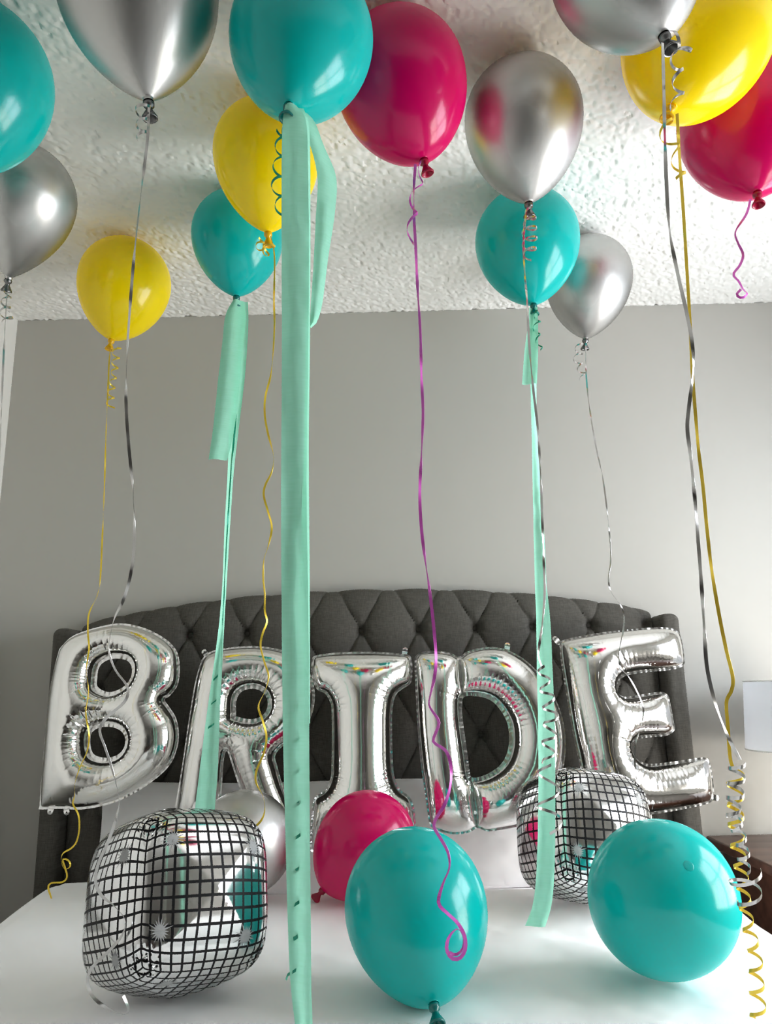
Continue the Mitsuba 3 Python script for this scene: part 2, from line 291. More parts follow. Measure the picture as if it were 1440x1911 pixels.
# ---------------------------------------------------------------- latex balloons
balloon_at = {}
def frame_to(axis):                              # rotation that takes -z to the axis
    z = -unit(np.asarray(axis, float)); x = unit(np.cross([0.0, 1, 0.01], z)); y = np.cross(z, x)
    M = np.eye(4); M[:3, 0], M[:3, 1], M[:3, 2] = x, y, z; return M
def balloon(key, label, group, mat, center, R, axis, L=1.42, sharp=0.74, top=1.0):
    th = np.linspace(0, math.pi / 2, 26)
    prof = [(max(R * math.sin(t), 1e-5), R * top * math.cos(t)) for t in th]
    neck = 0.0085
    for u in np.r_[np.linspace(0, 0.93, 40)[1:], np.linspace(0.93, 0.999, 12)[1:]]:
        prof.append((max(R * (1 - u * u) ** sharp, neck * (0.75 + 0.25 * u)), -L * R * u))
    M = frame_to(axis); M[:3, 3] = center
    body = lathe(prof, 72); body.apply_transform(M)
    zk = -L * R
    kp = [(0.0064, zk + .004), (0.0066, zk), (0.0090, zk - .003), (0.0085, zk - .008), (0.0052, zk - .011), (0.0054, zk - .015), (0.0105, zk - .024), (0.0122, zk - .027), (0.0125, zk - .0295), (0.0112, zk - .031), (0.0095, zk - .029), (0.004, zk - .02), (0.0001, zk - .018)]
    kn = lathe(kp, 24); kn.apply_transform(M)
    note(key, label, 'balloon', group)
    add(key + '__skin', body, mat, smooth=True); add(key + '__knot', kn, 'chrome_knot' if mat == 'chrome_latex' else mat + '_knot', smooth=True)
    balloon_at[key] = (np.asarray(center), R, (M @ [0, 0, zk - 0.004, 1])[:3])
def knot_axis(Cc, Lk, kx, ky, low=True):         # direction from the centre towards the knot seen at that pixel
    d = unit(ray(kx, ky)); o = CAM - Cc; b = o @ d; disc = b * b - (o @ o - Lk * Lk)
    if disc <= 0: return unit(CAM + d * (-b) - Cc)
    c = [unit(CAM + d * (-b + s * math.sqrt(disc)) - Cc) for s in (-1, 1)]
    return min(c, key=lambda v: v[2])
def ceiling_balloon(i, label, mat, cx, cy, Rpx, kx, ky, L=1.42, sharp=0.74, group=None, hang=1.0):
    R = 0.125
    for _ in range(12): P = at_z(cx, cy, CEIL - 0.008 - R); R = Rpx * depth(P) / F_PX
    P, R = CAM + (P - CAM) * hang, R * hang     # hang < 1: dangles a little below the ceiling
    ax = knot_axis(P, L * R, kx, ky) if kx is not None else unit(np.array([0.05, 0.05, -1]))
    balloon(num('latex_balloon', i), label, group, mat, P, R, ax, L, sharp)
B = [('teal balloon cut off by the left edge of the photo, against the ceiling', 'teal_latex', -48, 145, 138, None, None, 1.42, .74),
     ('chrome silver balloon at the left edge, directly below the cut-off teal balloon', 'chrome_latex', 42, 366, 95, 13, 536, 1.62, .90),
     ('large chrome silver balloon against the ceiling, upper left, between two teal balloons', 'chrome_latex', 257, -22, 147, 277, 190, 1.60, .95),
     ('yellow balloon floating furthest left, above the letter B', 'yellow_latex', 233, 527, 83, 208, 634, 1.42, .70),
     ('teal balloon half hidden behind a yellow balloon, with a mint streamer tied on', 'teal_latex', 443, 440, 84, 441, 553, 1.42, .74),
     ('yellow balloon in front of a teal one, partly behind the wide mint streamer', 'yellow_latex', 497, 287, 98, 500, 434, 1.52, .74),
     ('large teal balloon at the top that carries the longest, widest mint streamer', 'teal_latex', 563, 73, 133, 539, 198, 1.42, .74),
     ('whole magenta pink balloon on the ceiling right of the widest mint streamer', 'pink_latex', 746, 150, 122, 790, 298, 1.36, .62),
     ('chrome silver balloon mirroring coloured balloons, in front of a teal balloon', 'chrome_latex', 976, 222, 109, 986, 379, 1.50, .74),
     ('teal balloon right of centre, below the mirrored silver balloon', 'teal_latex', 983, 449, 96, 995, 568, 1.38, .74),
     ('smallest chrome silver balloon, floating nearest the wall on the right', 'chrome_latex', 1098, 519, 79, 1092, 633, 1.45, .74),
     ('chrome silver balloon cut off by the top edge, in front of the yellow one', 'chrome_latex', 1165, -72, 138, 1238, 66, 1.42, .74),
     ('large yellow balloon in the upper right corner', 'yellow_latex', 1302, 68, 136, 1252, 200, 1.40, .70),
     ('magenta pink balloon cut off by the right edge', 'pink_latex', 1393, 222, 123, 1412, 360, 1.40, .70)]
for i, b in enumerate(B): ceiling_balloon(i, *b[:9], group='latex balloons floating against the ceiling', hang={6: 0.94, 11: 0.95}.get(i, 1.0))
def bed_balloon(i, label, mat, cx, cy, Rpx, Y=None, axis=(0, 0, -1), L=1.4, sharp=.74, top=1.0):
    R = 0.125
    for _ in range(12):
        P = at(cx, cy, Y) if Y is not None else at_z(cx, cy, BED_Z + 0.014 + R)
        R = Rpx * depth(P) / F_PX
    balloon(num('latex_balloon', i), label, 'latex balloons lying on the bed', mat, P, R, unit(np.array(axis, float)), L, sharp, top)
N0 = len(B)
bed_balloon(N0, 'teal balloon on the bed, front centre, with its knot towards the viewer', 'teal_latex', 775, 1690, 132, axis=(0.10, -0.62, -0.52), L=1.36, sharp=.66, top=1.06)
P_ = at_z(1235, 1672, BED_Z + .13); v_ = unit(CAM - P_)
tip = unit(0.36 * unit(np.cross(-v_, [0, 0, 1.0])) + 0.47 * UP + 0.80 * v_)
bed_balloon(N0 + 1, 'round teal balloon on the right of the bed, no knot in view', 'teal_latex', 1236, 1673, 134, axis=-tip, L=1.3, sharp=.60, top=1.03)
C_, R_, _k = balloon_at[num('latex_balloon', N0 + 1)]
c = trimesh.creation.icosphere(2, 1.0); c.apply_scale((.0085, .0085, .0007)); Mt = frame_to(-tip); Mt[:3, 3] = C_ + tip * R_ * 1.03; c.apply_transform(Mt)
add(num('latex_balloon', N0 + 1) + '__tip', c, 'teal_tip', smooth=True, label='dark thick tip of the balloon')
bed_balloon(N0 + 2, 'magenta pink balloon on the bed behind the front teal balloon', 'pink_latex', 685, 1571, 91, Y=-0.43, axis=(-0.62, 0.10, -0.62), L=1.3, sharp=.62)
bed_balloon(N0 + 3, 'chrome silver balloon on the bed behind the left mirror-tile balloon', 'chrome_latex', 455, 1572, 93, Y=-0.44, axis=(-0.6, 0.5, -0.4), L=1.3, sharp=.62)

# ---------------------------------------------------------------- foil letters
def poly_mesh(poly, step, rings):
    pts, flag = [], []
    def ring_pts(g, st):
        n = max(8, int(round(g.length / st))); return [g.interpolate(k / n, normalized=True).coords[0] for k in range(n)]
    for r in [poly.exterior, *poly.interiors]: q = ring_pts(r, step); pts += q; flag += [1] * len(q)
    for d in rings:
        g = poly.buffer(-d)
        for h in getattr(g, 'geoms', [g]):
            if h.is_empty: continue
            for r in [h.exterior, *h.interiors]: q = ring_pts(r, step); pts += q; flag += [0] * len(q)
    g = poly.buffer(-(rings[-1] + step * 0.6))
    x0, y0, x1, y1 = poly.bounds; k = 0
    hexp = np.array([(x0 + (i + 0.5 * (j % 2)) * step, y0 + j * step * 0.866) for j in range(int((y1 - y0) / step / 0.866) + 1) for i in range(int((x1 - x0) / step) + 1)])
    if not g.is_empty:
        inside = shapely.contains_xy(g, hexp[:, 0], hexp[:, 1]); pts += hexp[inside].tolist(); flag += [0] * int(inside.sum())
    pts, flag = np.array(pts), np.array(flag)
    f = Delaunay(pts).simplices; c = pts[f].mean(1)
    f = f[shapely.contains_xy(poly.buffer(1e-7), c[:, 0], c[:, 1])]
    a = np.cross(pts[f[:, 1]] - pts[f[:, 0]], pts[f[:, 2]] - pts[f[:, 0]])
    f = f[np.abs(a) > 1e-12]; a = a[np.abs(a) > 1e-12]; f[a < 0] = f[a < 0][:, ::-1]
    return pts, f, flag
def poisson(pts, f, flag):                       # membrane height over the outline, zero on its edge
    n = len(pts); I, J, S = [], [], []; area = np.zeros(n)
    for k in range(3):
        i, j, o = f[:, (k + 1) % 3], f[:, (k + 2) % 3], f[:, k]
        u, v = pts[i] - pts[o], pts[j] - pts[o]; cr = np.abs(np.cross(u, v)); w = 0.5 * (u * v).sum(1) / np.maximum(cr, 1e-12)
        I += [i, j, i, j]; J += [j, i, i, j]; S += [-w, -w, w, w]; np.add.at(area, o, cr / 6)
    Lm = sp.csr_matrix((np.concatenate(S), (np.concatenate(I), np.concatenate(J))), shape=(n, n))
    free = np.where(flag == 0)[0]; u = np.zeros(n); u[free] = spl.spsolve(Lm[free][:, free].tocsc(), area[free]); return np.maximum(u, 0)
def smooth_ring(pts, sharp=1.0):
    p = Polygon(pts); return p.buffer(-0.006).buffer(0.012).buffer(-0.006) if sharp else p
LEAN = math.radians(6)
def letter(key, ch, label, outer, holes, Y, zmid=1.08, tabs=(), seed=1, creases=(), fat=1.0):
    n_ = np.array([0, -math.cos(LEAN), math.sin(LEAN)]); v_ = np.array([0, math.sin(LEAN), math.cos(LEAN)]); O = np.array([0, Y, zmid])
    def to2(q):
        d = ray(*q); P = CAM + d * ((O - CAM) @ n_) / (d @ n_); return (P[0], (P - O) @ v_)
    def rnd(pts):
        p = spline(np.array([to2(q) for q in pts + pts[:1]]), 0.004)[:-1, :2]; return p
    sheet = Polygon(rnd(outer), [rnd(h) for h in holes]).buffer(0)
    if sheet.geom_type != 'Polygon': sheet = max(sheet.geoms, key=lambda g: g.area)
    body = Polygon(sheet.exterior).buffer(-0.0048).difference(unary_union([Polygon(r).buffer(0.0105) for r in sheet.interiors])).buffer(-0.004).buffer(0.004)
    for (p0, p1, w) in creases:
        body = body.difference(LineString([to2(p0), to2(p1)]).buffer(w))
    pieces = [g for g in getattr(body, 'geoms', [body]) if g.area > 1e-4]
    ps_, fs_, fl_, o_ = [], [], [], 0
    for g in pieces:
        a_, b_, c_ = poly_mesh(g, 0.0027, (0.0005, 0.0016, 0.0035, 0.006)); ps_.append(a_); fs_.append(b_ + o_); fl_.append(c_); o_ += len(a_)
    pts, f, flag = np.vstack(ps_), np.vstack(fs_), np.concatenate(fl_)
    u = poisson(pts, f, flag); h = 0.98 * fat * np.sqrt(2 * u)
    # pleats along the seam: distance and position along it, strongest where the outline turns inwards
    bd, bs, bc, off = [], [], [], 0
    for q, r in enumerate([q_ for g in pieces for q_ in (g.exterior, *g.interiors)]):
        n = max(8, int(r.length / 0.002)); P = np.array([r.interpolate(k / n, normalized=True).coords[0] for k in range(n)])
        t0, t1 = unit(P - np.roll(P, 9, 0)), unit(np.roll(P, -9, 0) - P); cv = np.cross(t0, t1) / 0.018 * (1 if r.is_ccw else -1)
        inner = any(r.equals(h_) for g in pieces for h_ in g.interiors)
        if inner: cv = -cv
        inward = np.clip(cv / -18, 0, 1) if not inner else np.clip(-cv / 30, 0.15, 1)
        outward = np.clip(cv / 60, 0, 1) if not inner else 0 * cv
        k9 = np.ones(15) / 15; inward = np.convolve(np.r_[inward[-7:], inward, inward[:7]], k9, 'valid')
        bd.append(P); bs.append(off + np.arange(n) * 0.002); bc.append(np.stack([inward, outward], 1)); off += r.length + 1
    bd, bs, bc = np.vstack(bd), np.concatenate(bs), np.vstack(bc)
    d, ix = cKDTree(bd).query(pts); s, cvx = bs[ix], bc[ix]
    r1 = np.random.default_rng(seed); ph = r1.uniform(0, 6, 4)
    amp = meshkit.noise(np.stack([s * 22, s * 0, s * 0 + seed], 1), seed)
    wv = np.sin(2 * math.pi * s / 0.0105 + 1.6 * np.sin(s * 31 + ph[0]) + ph[1]); wv = np.maximum(wv, 0) ** 3
    wo = np.maximum(np.sin(2 * math.pi * s / 0.019 + 1.2 * np.sin(s * 23 + ph[2]) + ph[3]), 0) ** 2
    pleat = (0.17 * cvx[:, 0] + 0.012) * wv * (0.15 + 1.3 * amp) * np.exp(-(d / 0.022) ** 1.3) + 0.045 * wo * (0.2 + amp) * np.exp(-d / 0.012)
    h = h * (1 - np.clip(pleat, 0, 0.6))
    h += 0.0012 * (meshkit.fbm(np.c_[pts * 16, pts[:, 0] * 0 + seed], 3, seed) - 0.5) * np.clip(d / 0.02, 0, 1) * (flag == 0)
    def place(p2, hh): return O + p2[:, :1] * np.array([[1.0, 0, 0]]) + p2[:, 1:2] * v_ + np.asarray(hh)[:, None] * n_
    k = len(pts)
    V = np.vstack([place(pts, h), place(pts, -0.8 * h)]); FF = np.vstack([f, f[:, ::-1] + k])
    add(key + '__body', tm(V, FF), 'foil', smooth=True)
    # flat welded seam with its ruffle
    rim = sheet.buffer(0.0006).difference(body.buffer(-0.0012)); ms = []
    for g in getattr(rim, 'geoms', [rim]):
        if g.area < 2e-6: continue
        p2, f2, _ = poly_mesh(g, 0.0032, (0.003,))
        so, io = cKDTree(bd).query(p2); sv = bs[io]
        z = 0.0005 * np.sin(2 * math.pi * sv / 0.015 + 2.2 * np.sin(sv * 40 + ph[0])) * np.clip(so / 0.005, 0, 1) + 0.002 * (meshkit.noise(np.c_[p2 * 45, p2[:, 0] * 0], seed) - 0.5)
        ms.append(tm(place(p2, z), f2))
    add(key + '__seam', cat_(ms), 'foil_crinkled', smooth=True)
    for i, (tx, ty, ang) in enumerate(tabs):
        c = np.array(to2((tx, ty))); a = math.radians(ang)
        q = LineString([(0, -0.006), (0, 0.008)]).buffer(0.0075).difference(Point(0, 0.008).buffer(0.0022))
        p2, f2, _ = poly_mesh(q, 0.002, (0.001,)); R2 = np.array([[math.cos(a), -math.sin(a)], [math.sin(a), math.cos(a)]])
        add(num(key + '__tab', i), tm(place(p2 @ R2.T + c, 0.002 * np.sin(p2[:, 1] * 200)), f2), 'foil_crinkled', smooth=True)
    note(key, label, 'foil balloon', 'silver foil letters spelling BRIDE')

letter('letter_balloon', 'B', 'silver foil letter B balloon, first letter of the row against the headboard',
       [(111, 1211), (133, 1189), (167, 1175), (217, 1164), (250, 1167), (283, 1178), (314, 1197), (331, 1219), (335, 1250), (331, 1278), (317, 1298), (307, 1306), (316, 1320), (328, 1340), (333, 1365), (331, 1392), (319, 1424), (292, 1452), (250, 1480), (208, 1499), (156, 1510), (111, 1509), (74, 1510), (74, 1503), (78, 1450), (82, 1406), (89, 1322), (97, 1267)],
       [[(181, 1268), (183, 1250), (190, 1238), (205, 1230), (222, 1229), (238, 1233), (246, 1245), (245, 1262), (236, 1277), (222, 1287), (205, 1292), (190, 1288), (181, 1280)],
        [(168, 1390), (169, 1372), (178, 1361), (196, 1356), (214, 1358), (228, 1366), (234, 1380), (231, 1396), (221, 1408), (204, 1414), (186, 1413), (173, 1406)]], -0.230, tabs=[(96, 1509, 165), (124, 1510, 195)], seed=3)
letter('letter_balloon_001', 'R', 'silver foil letter R balloon, second letter, beside the widest mint streamer',
       [(376, 1232), (388, 1219), (413, 1211), (465, 1206), (512, 1210), (545, 1221), (570, 1242), (583, 1270), (587, 1300), (582, 1332), (568, 1358), (548, 1378), (524, 1395), (513, 1411), (517, 1430), (526, 1462), (540, 1500), (556, 1545), (552, 1552), (520, 1556), (492, 1552), (480, 1540), (468, 1518), (455, 1490), (440, 1450), (424, 1402), (417, 1420), (414, 1462), (410, 1510), (404, 1550), (396, 1556), (360, 1554), (326, 1552), (322, 1545), (328, 1500), (338, 1440), (347, 1380), (356, 1320), (366, 1265)],
       [[(440, 1337), (440, 1315), (444, 1298), (455, 1288), (472, 1285), (488, 1290), (498, 1303), (499, 1320), (492, 1333), (478, 1341), (460, 1342)]], -0.230, tabs=[(384, 1221, 35)], seed=5)
letter('letter_balloon_002', 'I', 'silver foil letter I balloon with top and bottom bars, middle letter of the row',
       [(582, 1232), (588, 1224), (631, 1218), (701, 1217), (758, 1222), (767, 1230), (769, 1252), (766, 1274), (750, 1286), (739, 1296), (733, 1315), (731, 1345), (732, 1409), (735, 1447), (745, 1472), (764, 1488), (772, 1508), (776, 1545), (778, 1568), (770, 1574), (720, 1580), (660, 1586), (610, 1590), (584, 1590), (579, 1582), (580, 1540), (584, 1498), (590, 1486), (607, 1474), (617, 1452), (619, 1420), (619, 1330), (615, 1308), (606, 1294), (592, 1287), (584, 1270), (581, 1250)],
       [], -0.230, tabs=[(755, 1218, -10)], seed=8)
letter('letter_balloon_003', 'D', 'silver foil letter D balloon, fourth letter, hung with a magenta ribbon',
       [(774, 1226), (784, 1218), (811, 1215), (840, 1219), (856, 1226), (870, 1217), (893, 1210), (920, 1208), (946, 1213), (977, 1230), (1003, 1254), (1026, 1286), (1042, 1318), (1052, 1355), (1055, 1390), (1052, 1425), (1042, 1465), (1025, 1500), (1000, 1525), (972, 1540), (935, 1548), (908, 1551), (891, 1545), (872, 1554), (841, 1556), (808, 1545), (800, 1530), (795, 1495), (787, 1440), (780, 1370), (776, 1300), (774, 1250)],
       [[(862, 1306), (868, 1299), (895, 1300), (917, 1308), (935, 1327), (947, 1352), (950, 1382), (945, 1408), (934, 1427), (916, 1441), (895, 1450), (880, 1451), (876, 1440), (872, 1410), (867, 1374), (862, 1335)]],
       -0.230, tabs=[(946, 1209, -8)], seed=11, creases=[((857, 1222), (863, 1303), 0.0028), ((878, 1448), (891, 1550), 0.0028)])
letter('letter_balloon_004', 'E', 'silver foil letter E balloon, tilted last letter at the right end of the row',
       [(1044, 1206), (1050, 1195), (1107, 1183), (1171, 1175), (1236, 1171), (1262, 1177), (1270, 1190), (1276, 1225), (1274, 1242), (1250, 1250), (1199, 1255), (1165, 1262), (1152, 1275), (1152, 1292), (1160, 1299), (1176, 1300), (1226, 1292), (1244, 1296), (1250, 1312), (1256, 1345), (1258, 1362), (1245, 1372), (1222, 1375), (1195, 1378), (1180, 1385), (1178, 1398), (1184, 1412), (1196, 1422), (1214, 1426), (1260, 1421), (1310, 1414), (1322, 1420), (1328, 1445), (1331, 1482), (1326, 1496), (1310, 1502), (1269, 1511), (1214, 1520), (1160, 1530), (1115, 1536), (1098, 1532), (1094, 1505), (1084, 1440), (1068, 1364), (1054, 1280), (1046, 1230)],
       [], -0.230, tabs=[(1039, 1196, 40), (1330, 1488, -100)], seed=14, fat=1.05)

# ---------------------------------------------------------------- mirror-tile cube balloons
EYE = np.eye(3)
def cube_face(q, a, b, k=4.0, bulge=0.19, lift=0.0):   # a point of face q of the inflated cube, a and b from -1 to 1
    ax, sg = q // 2, 1 if q % 2 == 0 else -1
    t1, t2 = (EYE[(ax + 1) % 3], EYE[(ax + 2) % 3]) if sg > 0 else (EYE[(ax + 2) % 3], EYE[(ax + 1) % 3])
    if q == 3: t1, t2 = EYE[0], EYE[2]           # the face towards the viewer: a to the right, b up
    p = EYE[ax] * sg + a[..., None] * t1 + b[..., None] * t2
    p = p / (np.abs(p) ** k).sum(-1, keepdims=True) ** (1 / k)
    m = np.maximum(np.abs(a), np.abs(b))
    p = p + (EYE[ax] * sg) * (bulge * np.clip(0.60 - m, 0, 1) + lift)[..., None]
    c = np.hypot(np.abs(a) - 0.86, np.abs(b) - 0.86); th = np.arctan2(np.abs(b) - 0.86, np.abs(a) - 0.86)
    return p * (1 - 0.016 * np.maximum(np.sin(th * 10), 0) * np.exp(-(c / 0.20) ** 2))[..., None]
def cube_normal(q, a, b):
    e = 2e-3; n = np.cross(cube_face(q, a + e, b) - cube_face(q, a - e, b), cube_face(q, a, b + e) - cube_face(q, a, b - e))
    n = unit(n); return np.where(((n * cube_face(q, a, b)).sum(-1) < 0)[..., None], -n, n)
def tile_cube():
    N, w = 13, 0.108
    br = []; kinds = []
    for k_ in range(N):
        e0, e1 = -1 + 2 * (k_ + w) / N, -1 + 2 * (k_ + 1 - w) / N
        br += list(np.linspace(e0, e1, 4)); kinds += [0, 0, 0, 1]
    br = [-1.0] + br + [1.0]; kinds = [1] + kinds
    t = np.array(br); a, b = np.meshgrid(t, t, indexing='ij'); n = len(t)
    V, Nn, F0, F1 = [], [], [], []
    for q in range(6):
        p, nn = cube_face(q, a, b), cube_normal(q, a, b)
        i, j = np.meshgrid(np.arange(n - 1), np.arange(n - 1), indexing='ij'); i, j = i.ravel(), j.ravel()
        quad = np.stack([i * n + j, (i + 1) * n + j, (i + 1) * n + j + 1, i * n + j + 1], 1) + q * n * n
        P, NN = p.reshape(-1, 3), nn.reshape(-1, 3)
        c = np.cross(P[quad[0, 1] - q * n * n] - P[quad[0, 0] - q * n * n], P[quad[0, 2] - q * n * n] - P[quad[0, 0] - q * n * n])
        if c @ NN[quad[0, 0] - q * n * n] < 0: quad = quad[:, ::-1]
        ln = np.array([kinds[x] | kinds[y] for x, y in zip(i, j)]) > 0
        F0.append(quad[~ln]); F1.append(quad[ln]); V.append(P); Nn.append(NN)
    tri = lambda Q: np.vstack([Q[:, [0, 1, 2]], Q[:, [0, 2, 3]]])
    return np.vstack(V), np.vstack(Nn), tri(np.vstack(F0)), tri(np.vstack(F1))
def cube_stars():
    out = []; r_ = np.random.default_rng(4)
    for q in range(6):
        for (ca, cb) in ((-.58, .60), (.60, .50), (.46, -.56), (-.70, -.44)):
            n = 36; th = np.arange(n) * 2 * math.pi / n; L = np.where(np.arange(n) % 2 == 0, 0.11 + 0.09 * r_.uniform(0.1, 1, n), 0.068)
            V = [(ca, cb)] + [(ca + L[i] * s_ * math.cos(th[i]), cb + L[i] * s_ * math.sin(th[i])) for s_ in (0.35, 0.7, 1.0) for i in range(n)]
            V = np.array(V); p = cube_face(q, V[:, 0], V[:, 1], lift=np.full(len(V), 0.0035))
            f = [[0, 1 + i, 1 + (i + 1) % n] for i in range(n)] + [x for s_ in (0, 1) for i in range(n) for x in ([1 + s_ * n + i, 1 + s_ * n + n + i, 1 + s_ * n + n + (i + 1) % n], [1 + s_ * n + i, 1 + s_ * n + n + (i + 1) % n, 1 + s_ * n + (i + 1) % n])]
            out.append((p, f))
    return out
CV, CN, CF0, CF1 = tile_cube(); STARS = cube_stars()
def pick(v, n, f):
    u, inv = np.unique(f, return_inverse=True); return v[u], n[u], inv.reshape(f.shape)
def smooth_ply(v, f, n, mat): return {'type': 'ply', 'filename': meshkit.write_ply((v, f), normals=n), 'face_normals': False, 'bsdf': {'type': 'ref', 'id': mat}}
def disco(i, label, cx, cy, half_px, right, up, roll, Y=None):
    P = at(cx, cy, -0.6); v = unit(CAM - P); r0 = unit(np.cross([0, 0, 1.0], v)); u0 = np.cross(v, r0)
    n = unit(right * r0 + up * u0 + math.sqrt(1 - right**2 - up**2) * v)        # the way its front face looks
    z = math.cos(math.atan2(up, n @ v)) * u0 - math.sin(math.atan2(up, n @ v)) * v; x = np.cross(-n, z); a = math.radians(roll)   # its upright edges stay upright
    x, z = x * math.cos(a) + z * math.sin(a), z * math.cos(a) - x * math.sin(a)
    R = np.stack([x, -n, z], 1); V, Nn = CV @ R.T, CN @ R.T; s = 0.15
    for _ in range(12):
        P = at(cx, cy, Y) if Y is not None else at_z(cx, cy, BED_Z + 0.004 - V[:, 2].min() * s)
        s = half_px * depth(P) / F_PX / np.abs(V[:, 0]).max()
    key = num('mirror_tile_balloon', i)
    for part, f, mat in (('tiles', CF0, 'tile_foil'), ('tile_joints', CF1, 'black_print')):
        v_, n_, f_ = pick(V * s + P, Nn, f); scene[f'{key}__{part}'] = smooth_ply(v_, f_, n_, mat)
    note(f'{key}__tiles', 'mirrored silver tiles', kind='stuff'); note(f'{key}__tile_joints', 'black lines printed between the tiles')
    for k_, (p, f) in enumerate(STARS):
        add(num(f'{key}__starburst', k_), tm(p @ R.T * s + P, f), 'grey_print', smooth=True)
    note(key, label, 'foil balloon', 'cube balloons printed with mirror tiles')
disco(0, 'cube foil balloon printed with mirror tiles, large, front left on the bed', 330, 1676, 172, 0.44, 0.07, 0)
disco(1, 'cube foil balloon printed with mirror tiles, behind the right teal balloon', 1087, 1556, 119, 0.50, 0.12, 0, Y=-0.50)

# ---------------------------------------------------------------- crepe streamers
def streamer(rows, ripple=0.004, seed=0, cols=9, wrinkle=0.0012):   # rows: (x left, x right, y, depth left, depth right)
    rows = np.array(rows, float)
    Lp = np.array([at(r[0], r[2], r[3]) for r in rows]); Rp = np.array([at(r[1], r[2], r[4]) for r in rows])
    E = spline(np.c_[Lp, Rp], 0.008); Lp, Rp = E[:, :3], E[:, 3:]
    u = np.linspace(0, 1, cols)[None, :, None]; P = Lp[:, None] * (1 - u) + Rp[:, None] * u
    s = np.r_[0, np.cumsum(np.linalg.norm(np.diff(Lp, axis=0), axis=1))]
    d = ripple * np.sin(u[..., 0] * math.pi * 1.6 + np.sin(s * 4 + seed)[:, None] * 1.4 + seed) + wrinkle * (meshkit.noise(np.stack([P[..., 0] * 90, P[..., 2] * 45, P[..., 0] * 0], -1), seed) - 0.5) * 2
    P[..., 1] += d
    return tm(P.reshape(-1, 3), grid_faces(len(s), cols))
def kn(i): return balloon_at[num('latex_balloon', i)][2]
k6, k4, k9 = kn(6), kn(4), kn(9)
note('streamer', 'widest mint green crepe streamer, hanging from the large top teal balloon', 'streamer', 'mint crepe streamers tied to teal balloons')
y6 = k6[1]
add('streamer__long_tail', streamer([(532, 552, 194, y6 - .01, y6), (527, 570, 222, y6 - .012, y6 - .005), (525, 574, 300, y6 - .01, y6 - .01), (525, 576, 500, y6, y6), (525, 574, 700, y6, y6 + .005), (524, 572, 900, y6, y6 + .01), (525, 575, 1100, y6, y6), (527, 577, 1300, y6, y6), (531, 578, 1500, y6, y6), (536, 580, 1700, y6, y6), (541, 581, 1830, y6, y6), (552, 584, 1930, y6, y6)], 0.003, 1), 'mint_crepe', smooth=True)
add('streamer__folded_edge', streamer([(552, 566, 202, y6 + .005, y6 + .01), (568, 577, 240, y6 + .002, y6 + .012), (571, 579, 400, y6 + .003, y6 + .012), (570, 578, 640, y6 + .004, y6 + .012), (566, 576, 850, y6 + .006, y6 + .016), (560, 578, 1100, y6 + .004, y6 + .02), (570, 578, 1350, y6 + .006, y6 + .012)], 0.001, 2, 5), 'mint_crepe', smooth=True)
add('streamer__short_tail', streamer([(545, 560, 200, y6 + .012, y6 + .016), (556, 585, 222, y6 + .02, y6 + .03), (578, 604, 270, y6 + .025, y6 + .045), (592, 627, 330, y6 + .03, y6 + .055), (589, 624, 400, y6 + .03, y6 + .05), (585, 612, 480, y6 + .03, y6 + .045), (580, 602, 560, y6 + .03, y6 + .045), (578, 592, 598, y6 + .03, y6 + .04), (577, 580, 612, y6 + .03, y6 + .035)], 0.003, 3), 'mint_crepe', smooth=True)
note('streamer_001', 'mint green crepe streamer, twisted thin halfway, falling past the letter R', 'streamer', 'mint crepe streamers tied to teal balloons')
y4 = k4[1]
add('streamer_001__short_tail', streamer([(434, 452, 560, y4 - .01, y4 - .004), (420, 458, 590, y4 - .012, y4), (414, 452, 640, y4 - .012, y4 - .004), (405, 446, 720, y4 - .014, y4 - .006), (397, 436, 800, y4 - .016, y4 - .008), (389, 423, 858, y4 - .016, y4 - .01)], 0.006, 4), 'mint_crepe', smooth=True)
add('streamer_001__long_tail', streamer([(440, 462, 562, y4, y4 + .004), (438, 463, 610, y4, y4 + .004), (436, 457, 700, y4, y4 + .012), (428, 447, 790, y4, y4 + .02), (425, 437, 880, y4, y4 + .03), (419, 430, 980, y4, y4 + .03), (415, 424, 1080, y4, y4 + .03), (410, 420, 1150, y4, y4 + .025), (403, 417, 1210, y4, y4 + .01), (395, 414, 1270, y4, y4), (384, 410, 1350, y4, y4), (374, 407, 1430, y4, y4), (366, 402, 1496, y4, y4), (360, 398, 1560, y4, y4)], 0.004, 5), 'mint_crepe', smooth=True)
note('streamer_002', 'mint green crepe streamer ending over the bed, right of the letter D', 'streamer', 'mint crepe streamers tied to teal balloons')
y9 = k9[1]
add('streamer_002__short_tail', streamer([(987, 1002, 574, y9 - .01, y9 - .006), (984, 1003, 610, y9 - .012, y9 - .008), (978, 1003, 660, y9 - .014, y9 - .01), (974, 1001, 717, y9 - .014, y9 - .01)], 0.005, 6), 'mint_crepe', smooth=True)
add('streamer_002__long_tail', streamer([(989, 1003, 574, y9, y9 + .004), (987, 1003, 640, y9, y9 + .01), (990, 1001, 720, y9, y9 + .03), (992, 1002, 800, y9, y9 + .03), (994, 1009, 900, y9, y9 + .02), (996, 1015, 1000, y9, y9 + .01), (998, 1019, 1090, y9, y9 + .005), (1000, 1026, 1160, y9, y9), (1001, 1030, 1250, y9, y9), (1003, 1034, 1340, y9 - .03, y9 - .03), (1004, 1035, 1450, y9 - .06, y9 - .06), (1003, 1035, 1550, y9 - .06, y9 - .06), (1000, 1033, 1640, y9 - .06, y9 - .06), (994, 1028, 1690, y9 - .06, y9 - .06), (980, 1017, 1729, y9 - .06, y9 - .06)], 0.004, 7), 'mint_crepe', smooth=True)

